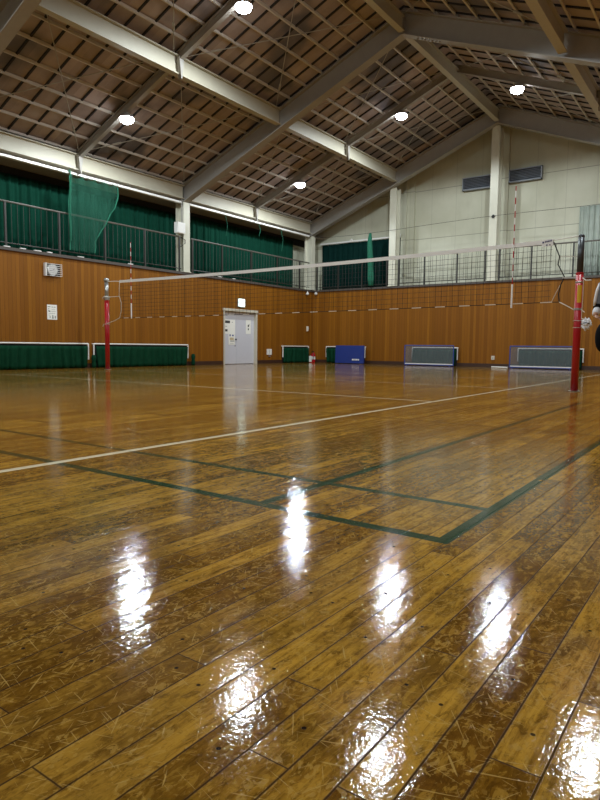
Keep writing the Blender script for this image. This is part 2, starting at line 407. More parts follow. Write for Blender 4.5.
# long beams between frames
BAYS = [(FRAMES[0], FRAMES[1]), (FRAMES[1], FRAMES[2]), (FRAMES[2], FRAMES[3])]
bayname = ['nearest the camera', 'in the middle bay', 'by the end wall']
for (y0, y1), bn in zip(BAYS, bayname):
    for x, z, nm, dp, hw, mt, mt_lab in ((XL, 5.0, 'eave_beam', .40, .10, 'beam', 'cream eave beam above the green gallery curtains'), (-10.35, 6.46, 'roof_beam', .40, .085, 'beam', 'cream mid-slope roof beam on the left slope'),
                            (XC, 7.84, 'ridge_beam', .34, .075, 'beam', 'steel ridge beam under the roof peak'), (-3.25, 6.46, 'roof_beam', .40, .085, 'beam', 'steel mid-slope roof beam on the right slope')):
        b = MB(); ibeam(b, (x, y0 + .13, z), (x, y1 - .13, z), dp, hw, side=(1, 0, 0))
        if nm == 'eave_beam': b.box(x - .05, x + .02, y0 + .13, y1 - .13, z + .02, z + dp - .02)
        tag(b.build(nm, mt, at=(x, y0 + .13, z)), f'{mt_lab}, {bn}', 'roof beam', 'long roof beams')
# mid-bay rafters with hanging gussets, X braces
for (y0, y1), bn, ym in zip(BAYS, bayname, MIDS):
    for x0, x1, side, ga in ((XL - .1, -10.35, 'lower left slope', XL + .02), (-10.35, XC, 'upper left slope', -10.35), (-3.25, XC, 'upper right slope', -3.25), (XR, -3.25, 'lower right slope', XR)):
        t = thing('rafter', f'grey rafter on the {side}, {bn}', 'roof beam', (x0, ym, zp(x0) - .2), 'mid-bay rafters')
        b = MB(); ibeam(b, (x0, ym, zp(x0) - .21), (x1, ym, zp(x1) - .21), .2, .055, .016, .008); b.build('rafter_beam', 'greysteel', t)
        if ga != XR:
            z = 5.0 if ga < -13 else 6.46
            b = MB(); b.prism([(ga + .12, ym - .012, z + .38), (ga + .12, ym + .012, z + .38), (ga + .12, ym + .012, z - .02), (ga + .12, ym - .012, z - .02)][:4], (.005, 0, 0))
            b.prism([(ga + .06, ym - .07, z + .35), (ga + .06, ym + .07, z + .35), (ga + .06, ym + .012, z - .10), (ga + .06, ym - .012, z - .10)], (.09, 0, 0)); b.build('gusset', 'greysteel', t)
    for xa, xb, lab in ((XL + .1, -10.25, 'lower left slope'), (-10.45, XC - .1, 'upper left slope'), (-3.35, XC + .1, 'upper right slope')):
        for ya, yb_ in ((y0 + .15, ym), (ym, y1 - .15)):
            bs = {'nearest the camera': 'nearest the camera', 'in the middle bay': 'in the middle', 'by the end wall': 'by the end wall'}[bn]
            t = thing('cross_brace', 'cross brace rods, ' + lab + (', near half of bay ' if ya < ym - 1 else ', far half of bay ') + bs, 'brace', (xa, ya, zp(xa) - .06), 'roof cross braces')
            for p, q in (((xa, ya), (xb, yb_)), ((xa, yb_), (xb, ya))):
                P, Q = Vector((p[0], p[1], zp(p[0]) - .05)), Vector((q[0], q[1], zp(q[0]) - .05))
                o = MB().tube([P, Q], .010, 6).build('rod', 'rod', t)
                m_ = P.lerp(Q, .16); n_ = P.lerp(Q, .20); MB().tube([m_, n_], .026, 6).build('turnbuckle', 'rod', o)

# ------------------------------------------------------------------ columns
def column(x, y, z0, z1, lab, hx, hy, flange='x', base=True):
    t = thing('wall_column', lab, 'column', (x, y, z0), 'cream steel columns')
    b = MB()
    if flange == 'x':   # flanges face +x / -x, web along x
        b.box(x + hx - .02, x + hx, y - hy, y + hy, z0, z1); b.box(x - hx, x - hx + .02, y - hy, y + hy, z0, z1); b.box(x - hx + .02, x + hx - .02, y - .015, y + .015, z0, z1)
    else:
        b.box(x - hx, x + hx, y - hy, y - hy + .02, z0, z1); b.box(x - hx, x + hx, y + hy - .02, y + hy, z0, z1); b.box(x - .015, x + .015, y - hy + .02, y + hy - .02, z0, z1)
    b.build('shaft', 'cream', t)
    box(x - hx - .03, x + hx + .03, y - hy - .02, y + hy + .02, z0, z0 + .025).build('base_plate', 'cream', t)
    return t
column(-14.12, 13.5, GL, 4.92, 'cream column on the gallery edge beside the white wall box', .17, .13)
column(-14.12, 6.3, GL, 4.92, 'cream column on the gallery edge outside the left of the picture', .17, .13)
column(-14.10, 20.28, GL, 4.92, 'cream corner column where the two galleries meet', .17, .12)
column(-10.52, 20.5, GL, zf(-10.52) + .0, 'cream gable column at the right end of the near-black curtain', .13, .17, 'y')
column(-6.88, 20.5, GL, zf(-6.88) + .0, 'tall cream gable column under the roof peak between the two louvres', .13, .17, 'y')
column(-3.2, 20.5, GL, zf(-3.2) + .0, 'cream gable column behind the far right of the gallery', .13, .17, 'y')
for x, nm in ((-10.5, 'behind the column by the dark curtain'), (-6.75, 'behind the tall middle column')):
    b = MB(); xr = x + (.40 if x < -8 else .05); b.box(x - .32, xr, YO - .10, YO, GL, zd(x + .4) - .02); b.box(xr - .38, xr - .28, YO - .18, YO - .10, GL, zd(x + .12) - .03)
    struct(b.build('trim_4', 'cream' if False else 'panel'))
# little fixture and wire on the middle column
tag(MB().box(-6.90, -6.84, 20.29, 20.33, 4.86, 4.96).box(-6.93, -6.81, 20.30, 20.325, 4.895, 4.92).build('cable_clamp', 'black', at=(-6.87, 20.31, 4.86)), 'small dark cable clamp on the tall middle gable column', 'clamp')
pts = [(-13.9, 20.28, 4.87), (-13.2, 20.28, 4.82), (-12.2, 20.27, 4.80), (-11.2, 20.27, 4.81), (-10.2, 20.27, 4.83), (-9, 20.27, 4.87), (-7.7, 20.27, 4.905), (-6.87, 20.27, 4.92), (-5.4, 20.27, 4.91), (-4.4, 20.27, 4.90), (-3.2, 20.27, 4.90)]
tag(MB().tube(pts, .006, 6).build('curtain_wire', 'cord', at=pts[0]), 'thin dark wire strung across the end wall above the gallery rail', 'wire')

# white channel under the eave beam
for (y0, y1), bn in zip(BAYS[1:], ('left of the wall box column', 'right of the wall box column')):
    tag(box(XL - .10, XL + .02, y0 + .17, y1 - .17, 4.875, 4.935, bev=.006).build('cable_channel', 'white', at=(XL, y0 + .17, 4.875)), f'long white channel under the cream eave beam, {bn}', 'channel', 'white channels under the eave')

# ------------------------------------------------------------------ railings
def railing(p0, p1, posts, lab, nb):
    p0, p1 = Vector(p0), Vector(p1); d = p1 - p0; L = d.length; u = d.normalized()
    t = thing('gallery_railing', lab, 'railing', p0, 'gallery railings')
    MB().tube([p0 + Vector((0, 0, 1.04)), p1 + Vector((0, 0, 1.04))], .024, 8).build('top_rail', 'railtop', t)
    MB().tube([p0 + Vector((0, 0, .10)), p1 + Vector((0, 0, .10))], .014, 6).build('bottom_rail', 'rail', t)
    for q in posts:
        c = p0 + u * q * L; MB().box(c.x - .022, c.x + .022, c.y - .022, c.y + .022, c.z, c.z + 1.03).build('post', 'rail', t)
    for k in range(nb):
        c = p0 + u * (k + .5) / nb * L; MB().tube([c + Vector((0, 0, .10)), c + Vector((0, 0, 1.03))], .0055, 4, False).build('baluster', 'rail', t)
railing((XL + .0, 7.0, GL), (XL + .0, 13.3, GL), (.01, .13, .35, .565, .78, .99), 'dark gallery railing before the left green curtain, left of the wall box', 42)
railing((XL + .0, 13.72, GL), (XL + .0, 20.1, GL), (.01, .22, .45, .68, .9), 'dark gallery railing before the green curtain above the white door', 42)
railing((-13.9, 20.42, GL), (-10.72, 20.42, GL), (.02, .33, .66, .99), 'dark gallery railing before the near-black curtain on the end wall', 22)
railing((-10.32, 20.42, GL), (-7.08, 20.42, GL), (.01, .32, .69, .99), 'dark gallery railing on the end wall between the two gable columns', 23)
railing((-6.68, 20.42, GL), (-3.4, 20.42, GL), (.01, .32, .70, .99), 'dark gallery railing on the end wall below the right louvre', 23)
# railing end brackets by the column
tag(MB().tube([(XL + .02, 13.30, 3.86), (XL + .06, 13.42, 3.80), (XL + .06, 13.42, 3.70), (XL - .02, 13.30, 3.58)], .012, 6).build('rail_bracket', 'rail', at=(XL, 13.3, 3.6)), 'small dark bent bracket at the railing end below the white wall box', 'bracket')
# folded white sheets and litter along the slab edge
CL = ['nearest the left edge of the photo', 'second from the left edge of the photo', 'up and left of the clock', 'right above the clock', 'below the divider net', 'behind the left antenna', 'just right of the wall box column', 'above the white door, left one', 'above the white door, right one']
for i, yy in enumerate((7.75, 8.15, 8.5, 8.85, 9.7, 11.3, 14.1, 14.9, 15.6)):
    ww = .12 + .1 * random.random()
    tag(MB().box(XL + .0, XL + .048, yy, yy + ww, GL + .001, GL + .022, bev=.004).build('cable_clip', 'white', at=(XL, yy, GL)), 'short white clip on the dark gallery edge, ' + CL[i], 'clip', 'white clips along the gallery edge')

# ------------------------------------------------------------------ curtains
def curtain(name, axis, a0, a1, plane, z0, z1, amp, pitch, m, lab, grp=None, parent=None, gather=.0, seed=1):
    rr = random.Random(seed); ph = [rr.random() * 6.28 for _ in range(6)]; L = a1 - a0; n = max(24, int(L / pitch * 8))
    def f(u, v):
        s = u * L; k = 2 * PI / pitch
        d = amp * (math.sin(k * s + 1.1 * math.sin(s * 2.1 + ph[0])) * .7 + .45 * math.sin(k * 1.73 * s + ph[1]) + .3 * math.sin(k * .37 * s + ph[2] + v * .8)) * (.55 + .45 * (1 - v))
        z = z0 + (z1 - z0) * v + (.012 * math.sin(k * .5 * s + ph[3]) if v == 0 else 0)
        sw = gather * math.sin(s * 3 + ph[4]) * (1 - v)
        return (plane + d, a0 + s + sw, z) if axis == 'y' else (a0 + s + sw, plane + d, z)
    o = MB().sheet(f, n, 6).build(name, m, parent, at=((plane, a0, z0) if axis == 'y' else (a0, plane, z0)), smooth=True, solid=.006)
    if lab: tag(o, lab, 'curtain', grp)
    return o
curtain('window_curtain', 'y', 7.0, 13.95, XO + .17, GL + .03, 4.74, .062, .19, 'curtain', 'long dark green pleated curtain behind the gallery railing above the clock', 'gallery curtains', seed=3)
curtain('window_curtain', 'y', 14.0, 20.15, XO + .17, GL + .03, 4.80, .062, .19, 'curtain', 'dark green pleated curtain behind the gallery railing above the white door', 'gallery curtains', seed=5)
o = curtain('window_curtain', 'x', -14.12, -10.62, YO - .12, GL + .06, 4.70, .035, .22, 'curtain3', 'near-black green curtain over the end wall window left of the first gable column', 'gallery curtains', seed=8)
cr = tag(box(-14.15, -10.6, YO - .22, YO - .15, 4.71, 4.77, bev=.008).build('curtain_rail', 'white', at=(-14.15, YO - .2, 4.71)), 'white curtain rail over the near-black end wall curtain', 'curtain rail')
for q in (-12.7, -11.0, -10.62): MB().lathe((q, YO - .19, 4.80), [(.0, -.045), (.04, -.03), (.05, 0), (.03, .035), (0, .05)], 12).build('rail_finial', 'white', cr)
curtain('sheer_curtain', 'x', -4.42, -1.5, YO - .12, GL + .05, 5.08, .05, .14, 'sheer', 'pale green sheer curtain hanging on the end wall behind the right net post', seed=12)
# bunched green net at the end wall gallery
b = MB()
for k in range(9):
    a = k / 9 * 2 * PI; x0 = -11.38 + .055 * math.cos(a); y0 = 20.30 + .045 * math.sin(a)
    b.tube([(-11.40 + .02 * math.cos(a), 20.28, 4.80), (x0 - .05, y0, 4.45), (x0 + .02 * math.sin(3 * a), y0, 3.7), (x0 + .05 * math.cos(2 * a), y0, 3.2), (x0 * 1.0 + .03, y0, 2.90)], [.03, .045, .05, .045, .05], 7)
tag(b.build('bunched_net', 'dnetd', at=(-11.4, 20.3, 2.9), smooth=True), 'green net bunched up before the near-black end wall curtain', 'net')
# ragged divider net hanging at the left gallery
def fdn(u, v):
    yl = 9.44 + .03 * math.sin(v * 9); top = 4.80 + .06 * u
    scal = .05 * abs(math.sin(u * 14)) * (v > .93)
    z = top - scal - (1 - v) * (top - 2.98)
    yr = 10.98 - .06 * math.sin(v * 7) - (1 - v) ** 1.05 * .86
    s = yl + (yr - yl) * u
    return (XL + .12 + .05 * math.sin(s * 17) + .025 * math.sin(s * 41 + v * 2), s, z)
t = thing('divider_net', 'torn-looking green divider net hanging in front of the left gallery curtain', 'net', (XL + .12, 10.0, 2.98))
MB().sheet(fdn, 60, 24).build('netting', 'dnet', t, smooth=True)
MB().sheet(lambda u, v: tuple(Vector(fdn(u * .9, v)) + Vector((.05 + .02 * math.sin(u * 23), .03, 0))), 50, 20).build('netting', 'dnet', t, smooth=True)
MB().tube([fdn(0, k / 12) for k in range(13)], .014, 6).build('hem_rope', 'dnetd', t)
MB().tube([fdn(1, k / 12) for k in range(13)], .016, 6).build('hem_rope', 'dnetd', t)
b = MB()
for k in range(12):
    p = Vector(fdn((k + .5) / 12, 1)); b.tube([p, (p.x - .08, p.y + random.uniform(-.03, .03), 4.90)], .006, 4)
b.build('hanger_cords', 'dnetd', t)
MB().tube([(XL + .05, 9.50, 4.96), (XL + .10, 9.50, 4.75), (XL + .12, 9.46, 4.2), (XL + .12, 9.45, 3.2)], .018, 6).build('hem_rope', 'dnetd', t)
for yy, z1, lb in ((15.3, 4.2, 'left one'), (17.0, 4.45, 'middle one'), (18.3, 4.1, 'right one')):
    tag(MB().tube([(XL - .03, yy, 4.90), (XL + .05, yy + .03, (4.9 + z1) / 2), (XL + .03, yy - .02, z1)], .007, 5).build('hanging_cord', 'dnetd', at=(XL, yy, z1)), 'thin green cord dangling from the white channel, ' + lb, 'cord', 'dangling green cords')
# wall box on the column
t = thing('wall_box', 'white metal box fixed to the gallery column on the left wall', 'box', (-13.93, 13.22, 3.96))
box(-14.02, -13.86, 13.05, 13.36, 3.96, 4.28, bev=.01).build('housing', 'white', t); box(-13.86, -13.855, 13.07, 13.34, 3.98, 4.26).build('lid', 'white', t)
MB().tube([(-13.95, 13.30, 4.28), (-13.95, 13.30, 5.0)], .014, 6).build('conduit', 'greysteel', t)

# ------------------------------------------------------------------ louvres
for x0, x1, z0, z1, lab in ((-8.28, -7.12, 6.07, 6.50, 'grey wall louvre left of the tall middle gable column'), (-6.33, -5.62, 6.12, 6.54, 'grey wall louvre right of the tall middle gable column')):
    if x1 > -6: x0 = -6.68
    t = thing('wall_louvre', lab, 'louvre', (x0, YO, z0), 'gable louvres'); y = YO - .12 if x1 > -6 else YO
    y = YO
    box(x0, x1, y - .03, y, z0, z1).build('backing', 'louvred', t)
    for a in ((x0, x1, z0, z0 + .03), (x0, x1, z1 - .03, z1), (x0, x0 + .03, z0, z1), (x1 - .03, x1, z0, z1)): box(a[0], a[1], y - .16, y - .03, a[2], a[3]).build('frame_bar', 'louvre', t)
    for k in range(7):
        z = z0 + .05 + k * (z1 - z0 - .08) / 7
        MB().prism([(x0 + .03, y - .14, z), (x0 + .03, y - .135, z - .008), (x0 + .03, y - .05, z + .035), (x0 + .03, y - .055, z + .043)], (x1 - x0 - .06, 0, 0)).build('slat', 'louvre', t)

# ------------------------------------------------------------------ lamps
def make_lamp(x, ym, lab):
    zb = zp(x) - .21 + .02
    t = thing('ceiling_lamp', lab, 'lamp', (x, ym, zb), 'high bay ceiling lamps')
    MB().tube([(x, ym, zb + .01), (x, ym, zb - .05)], .02, 8).build('stem', 'house', t)
    MB().lathe((x, ym, zb - .05), [(.05, 0), (.13, -.02), (.17, -.06), (.175, -.10), (.165, -.10)], 24).build('housing', 'house', t, smooth=True)
    MB().lathe((x, ym, zb - .15), [(.165, .0), (.165, -.03), (.14, -.08), (.08, -.115), (0, -.125)], 24).build('lens', 'lens', t, smooth=True)
    return t
def lamp_light(t):
    l = bpy.data.lights.new('lamp_glow', 'SPOT'); l.energy = LAMP_W; l.color = LAMP_COL; l.shadow_soft_size = .09
    l.spot_size = math.radians(176); l.spot_blend = .25
    o = bpy.data.objects.new('lamp_glow', l); C.objects.link(o); o.location = t.location + Vector((0, 0, -.30))
    o.location.z -= .14
pos = {(-12.04): 'lower left slope', (-8.45): 'upper left slope', (-5.15): 'upper right slope', (-1.56): 'lower right slope'}
lamps = []; first = None
for x, lx in pos.items():
    for ym, ly in ((2.9, 'nearest rafter, overhead'), (9.75, 'middle rafter'), (16.72, 'far rafter by the end wall')):
        lab = f'bright white ceiling lamp on the {lx}, {ly}'
        t = make_lamp(x, ym, lab); lamps.append(t); lamp_light(t)

# ------------------------------------------------------------------ door
t = struct(bpy.data.objects.new('door_1', None)); C.objects.link(t); t.location = (XL, DY0, 0)
b = MB(); b.box(XL - .13, XL + .035, DY0 - .0, DY0 + .05, 0, DZ); b.box(XL - .13, XL + .035, DY1 - .05, DY1, 0, DZ); b.box(XL - .13, XL + .05, DY0 - .03, DY1 + .03, DZ - .05, DZ + .03)
b.build('door_frame', 'doorframe', t)
ymid = (DY0 + DY1) / 2 - .12
for a, c in ((DY0 + .05, ymid - .003), (ymid + .003, DY1 - .05)):
    o = box(XL - .13, XL - .09, a, c, .01, DZ - .05, bev=.004).build('door_leaf', 'door', t)
    if a < ymid - .1:
        MB().lathe((XL - .09, ymid - .06, .84), [(.025, 0), (.025, .01), (.012, .02), (.03, .05), (.02, .07), (0, .075)], 12, 'X').build('door_knob', 'black', o)
        MB().lathe((XL - .09, ymid - .06, .62), [(.02, 0), (.018, .012), (0, .014)], 10, 'X').build('keyhole', 'black', o)
box(XL - .14, XL - .13, DY0 + .05, DY1 - .05, 0, DZ - .05).build('back_panel', 'dark', t)
def notice(y0, y1, z0, z1, xx, lab, marks, name='notice'):
    t = thing(name, lab, 'notice', (xx, (y0 + y1) / 2, z0), 'paper notices')
    box(xx, xx + .004, y0, y1, z0, z1).build('sheet', 'paper', t)
    for (a, b_, c, d, m) in marks: box(xx + .004, xx + .0055, y0 + a * (y1 - y0), y0 + b_ * (y1 - y0), z0 + c * (z1 - z0), z0 + d * (z1 - z0)).build('print', m, t)
xx = XL - .089
notice(15.28, 15.86, 1.02, 1.50, xx, 'large pale notice high on the left door leaf', [(.10, .55, .74, .92, 'ink'), (.12, .3, .5, .54, 'inkgrey'), (.12, .34, .16, .32, 'ink'), (.7, .8, .8, .84, 'inkgrey')])
notice(15.52, 15.84, .66, 1.06, xx + .006, 'white poster with blue and tan print below it on the left door leaf', [(.15, .35, .70, .86, 'inkb'), (.55, .8, .70, .84, 'inkb'), (.2, .82, .38, .6, 'inky'), (.25, .9, .26, .34, 'inkgrey'), (.2, .8, .1, .13, 'inkgrey')])
notice(16.42, 16.68, 1.04, 1.52, xx, 'white notice with two dark marks on the right door leaf', [(.38, .62, .5, .66, 'ink'), (.6, .72, .62, .72, 'inkgrey'), (.4, .6, .27, .4, 'ink')])
# exit sign
t = thing('exit_sign', 'lit white and green emergency exit sign above the white door', 'sign', (XL, 16.0, 1.95))
box(XL, XL + .06, 15.86, 16.20, 1.93, 2.22, bev=.006).build('sign_box', 'greysteel', t)
box(XL + .06, XL + .066, 15.875, 16.185, 1.95, 2.205).build('lit_panel', 'exitw', t)
f0 = XL + .066
b = MB()
b.lathe((f0 + .001, 16.04, 2.165), [(.016, 0), (.016, .002)], 12, 'X')
b.prism([(f0, 16.06, 2.145), (f0, 16.01, 2.14), (f0, 15.99, 2.07), (f0, 16.03, 2.065)], (.003, 0, 0)); b.prism([(f0, 16.0, 2.08), (f0, 15.95, 2.01), (f0, 15.965, 2.0), (f0, 16.03, 2.07)], (.003, 0, 0)); b.prism([(f0, 16.0, 2.085), (f0, 16.06, 2.04), (f0, 16.09, 2.0), (f0, 16.075, 1.995), (f0, 16.03, 2.03)], (.003, 0, 0))
b.prism([(f0, 16.04, 2.14), (f0, 16.10, 2.11), (f0, 16.095, 2.098), (f0, 16.04, 2.12)], (.003, 0, 0))
b.build('running_figure', 'exitg', t)
# clock in a wire cage
t = thing('wall_clock', 'round white clock inside a white wire cage on the left wooden wall', 'clock', (XL, 8.98, 2.28))
yc, zc = 8.95, 2.435
box(XL, XL + .03, 8.80, 9.18, 2.29, 2.58).build('back_board', 'black', t)
MB().lathe((XL + .03, yc, zc), [(.143, 0), (.143, .05), (.135, .06), (.13, .05)], 40, 'X').build('clock_rim', 'steel', t, smooth=False)
o = MB().lathe((XL + .07, yc, zc), [(.131, 0), (.131, .006)], 40, 'X').build('clock_dial', 'clockf', t)
b = MB()
for k in range(12):
    a = k * PI / 6; p = Vector((XL + .082, yc + .098 * math.sin(a), zc + .098 * math.cos(a))); q = Vector((XL + .082, yc + .112 * math.sin(a), zc + .112 * math.cos(a))); b.tube([p, q], .0035, 4)
b.build('hour_marks', 'inkgrey', o)
MB().tube([(XL + .085, yc, zc), (XL + .085, yc + .06, zc + .025)], .005, 4).build('hour_hand', 'ink', o); MB().tube([(XL + .087, yc, zc), (XL + .087, yc - .075, zc - .03)], .004, 4).build('minute_hand', 'ink', o)
b = MB(); X1 = XL + .085
for k in range(7):
    z = 2.29 + k * .048; b.tube([(XL, 8.77, z), (X1, 8.77, z), (X1, 9.20, z), (XL, 9.20, z)], .005, 5)
for yy in (8.77, 8.985, 9.20): b.tube([(X1, yy, 2.29), (X1, yy, 2.58)], .005, 5)
for zz in (2.29, 2.578):
    for yy in (8.9, 9.07): b.tube([(XL, yy, zz), (X1, yy, zz)], .004, 5)
b.build('wire_cage', 'white', t)
box(XL, XL + .085, 8.755, 8.785, 2.28, 2.59).build('side_plate', 'white', t)
# poster on the wall
notice(8.82, 9.09, 1.22, 1.585, XL + .001, 'small white poster with grey print below the clock', [(.06, .34, .84, .875, 'ink'), (.45, .62, .82, .87, 'inkgrey'), (.7, .85, .82, .87, 'inkgrey'), (.15, .2, .70, .76, 'ink'), (.14, .32, .52, .58, 'ink'), (.14, .2, .58, .64, 'ink'), (.45, .8, .66, .68, 'inkgrey'), (.42, .85, .54, .56, 'inkgrey'), (.12, .8, .40, .42, 'inkgrey'), (.12, .25, .28, .31, 'inkgrey'), (.24, .32, .08, .25, 'inkgrey'), (.5, .62, .08, .30, 'inkgrey'), (.46, .68, .08, .12, 'ink'), (.75, .88, .08, .26, 'inkgrey')], 'wall_poster')
# switch plates
t = thing('outlet_panel', 'square white outlet plate on the left wall beside the door', 'outlet', (XL, 17.6, .31))
box(XL, XL + .02, 17.47, 17.75, .31, .52, bev=.005).build('plate', 'white', t); box(XL + .02, XL + .024, 17.6, 17.615, .33, .50).build('slot', 'inkgrey', t); box(XL, XL + .05, 17.57, 17.65, .24, .285, bev=.004).build('socket', 'steel', t)
t = thing('wall_outlet', 'small ivory outlet low on the end wall between the two curtained frames', 'outlet', (-6.74, YG, .25))
box(-6.79, -6.68, YG - .015, YG, .25, .38, bev=.004).build('plate', 'offwhite', t); box(-6.75, -6.72, YG - .02, YG - .015, .28, .33).build('slot', 'inkgrey', t)
t = thing('wall_handset', 'small white handset mounted on the left wall near the corner', 'handset', (XL, 20.0, 1.22))
box(XL, XL + .03, 19.95, 20.06, 1.22, 1.42, bev=.008).build('cradle', 'offwhite', t); MB().tube([(XL + .045, 20.0, 1.24), (XL + .055, 20.0, 1.32), (XL + .045, 20.0, 1.40)], .014, 8).build('receiver', 'white', t)
for p, lab in (((XL + .10, 19.86, 2.67), 'small white round spotlight under the gallery, left one in the corner'), ((-13.80, YG - .10, 2.70), 'small white round spotlight under the gallery, right one in the corner')):
    t = thing('corner_spotlight', lab, 'spotlight', p, 'white spotlights in the corner')
    MB().lathe(p, [(.0, -.06), (.05, -.045), (.062, 0), (.045, .04), (.02, .055)], 16).build('globe', 'white', t, smooth=True)
    MB().tube([Vector(p) + Vector((0, 0, .05)), Vector(p) + Vector((0, 0, GL - .07 - p[2]))], .015, 8).build('stalk', 'white', t)

# ------------------------------------------------------------------ low curtained frames
def low_frame(axis, a0, a1, wall, lab, m='curtain2', dep=.07, h=.63, rods=True, seed=1):
    if axis == 'y': t = thing('low_curtain_frame', lab, 'curtain frame', (wall + dep / 2, (a0 + a1) / 2, 0), 'low curtained frames along the walls')
    else: t = thing('low_curtain_frame', lab, 'curtain frame', ((a0 + a1) / 2, wall - dep / 2, 0), 'low curtained frames along the walls')
    def P(a, d, z): return (wall + d, a, z) if axis == 'y' else (a, wall - d, z)
    r = .02
    MB().tube([P(a0, dep, h), P(a1, dep, h)], r, 8).build('top_bar', 'white', t)
    for a in (a0, a1):
        MB().tube([P(a, dep, .22), P(a, dep, h)], r, 8).build('upright', 'white', t); MB().tube([P(a, .0, h), P(a, dep, h)], r * .8, 8).build('side_arm', 'white', t)
    pl = wall + dep + .045 if axis == 'y' else wall - dep - .045
    curtain('curtain', axis, a0 + .03, a1 - .03, pl, .012, h - .06, .042, .21, m, None, parent=t, gather=.05, seed=seed)
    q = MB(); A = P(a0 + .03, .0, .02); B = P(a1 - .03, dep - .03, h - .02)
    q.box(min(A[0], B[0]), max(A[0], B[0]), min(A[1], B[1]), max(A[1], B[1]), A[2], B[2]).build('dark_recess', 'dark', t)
    return t
low_frame('y', 7.0, 9.93, XL, 'long white framed green curtain on the floor below the clock', seed=21)
low_frame('y', 10.10, 13.50, XL, 'long white framed green curtain on the floor behind the left net post', seed=22)
low_frame('y', 18.35, 20.02, XL, 'short white framed green curtain in the corner beside the fire extinguisher', seed=23)
low_frame('x', -13.30, -11.56, YG, 'white framed green curtain mostly hidden behind the blue board', seed=24)
low_frame('x', -9.62, -7.94, YG, 'white framed green curtain on the end wall behind the left blue barrier', seed=25)
low_frame('x', -5.90, -3.95, YG, 'white framed green curtain on the end wall behind the right blue barrier', seed=26)
for p, lab in (((XL + .12, 10.06, .22), 'dark tied curtain end between the two long curtained frames'), ((XL + .12, 13.68, .24), 'dark tied curtain end right of the frame behind the net post')):
    b = MB(); random.seed(int(p[1] * 10))
    b.lathe((p[0], p[1], 0), [(.05, .0), (.065, .08), (.05, p[2] * .8), (.07, p[2] + .03), (.055, p[2] + .10), (.03, p[2] + .12)], 11)
    o = tag(b.build('tied_curtain_end', 'curtain2', at=(p[0], p[1], 0), smooth=True), lab, 'curtain', 'tied curtain ends')

# barriers (table-tennis court surrounds), blue frame with see-through grey cloth
def barrier(x0, x1, y, lab):
    t = thing('court_barrier', lab, 'barrier', ((x0 + x1) / 2, y, 0), 'blue framed court barriers'); h = .70
    for z in (.035, h): MB().tube([(x0, y, z), (x1, y, z)], .018, 8).build('rail', 'bluef', t)
    for x in (x0, x1): MB().tube([(x, y, .02), (x, y, h)], .018, 8).build('upright', 'bluef', t)
    for x in (x0 + .1, x1 - .1): MB().tube([(x, y - .12, .012), (x, y + .10, .012)], .012, 6).build('foot', 'bluef', t)
    MB().box(x0 + .01, x1 - .01, y - .004, y + .004, .04, h - .01).build('cloth', 'mesh', t)
    box(x0 + .02, x1 - .02, y - .010, y - .004, .055, .085).build('lower_band', 'white', t)
barrier(-9.72, -7.92, 19.93, 'blue framed see-through court barrier by the end wall, left one')
barrier(-6.04, -4.12, 19.93, 'blue framed see-through court barrier partly behind the right net post')
tag(MB().tube([(-6.62, 19.95, .025), (-6.04, 19.72, .025)], .024, 8).build('white_pipe', 'white', at=(-6.7, 19.88, 0)), 'short white pipe lying on the floor left of the right barrier', 'pipe')
# blue board
t = thing('blue_board', 'solid blue folded board standing in front of the end wall near the corner', 'board', (-12.0, 19.95, 0))
MB().prism([(-12.61, 19.90, .02), (-12.61, 19.95, .02), (-12.61, 19.98, .68), (-12.61, 19.93, .68)], (1.24, 0, 0)).build('panel', 'blue', t)
for a in range(6):
    x = -11.86 + a * .052; wd = .036 if a not in (1, 4) else .030
    zl, yl = .155, 19.935
    o = MB().box(x, x + wd, 19.893, 19.915, zl - .03, zl + .03).build('print', 'white', t)
for x in (-12.5, -11.55): box(x - .03, x + .03, 19.83, 20.10, 0, .022).build('foot', 'black', t)
# fire extinguisher in the corner
t = thing('fire_extinguisher', 'red fire extinguisher with a pale label standing in the corner', 'fire extinguisher', (-13.82, 20.2, 0))
MB().lathe((-13.82, 20.2, 0), [(.06, 0), (.075, .01), (.078, .04), (.078, .30), (.06, .35), (.028, .375), (.022, .40)], 20).build('cylinder', 'redfe', t, smooth=True)
MB().lathe((-13.82, 20.2, .12), [(.0785, 0), (.0795, .002), (.0795, .11), (.0785, .112)], 20).build('label_band', 'paper', t)
b = MB(); b.box(-13.84, -13.80, 20.18, 20.22, .40, .44); b.box(-13.83, -13.81, 20.10, 20.20, .44, .455); b.box(-13.83, -13.81, 20.11, 20.20, .41, .42); b.build('valve_handle', 'black', t)
MB().tube([(-13.82, 20.17, .415), (-13.76, 20.10, .40), (-13.73, 20.09, .28), (-13.74, 20.10, .12)], .012, 6).build('hose', 'black', t)
t = thing('red_cone_stand', 'small red stand with a white plate left of the fire extinguisher', 'stand', (-13.78, 19.98, 0))
b = MB(); b.box(-13.83, -13.73, 19.95, 20.01, 0, .04); b.tube([(-13.78, 19.98, .03), (-13.78, 19.98, .34)], .012, 6); b.build('stand', 'redfe', t); box(-13.84, -13.72, 19.93, 19.945, .03, .26, bev=.004).build('plate', 'paper', t)

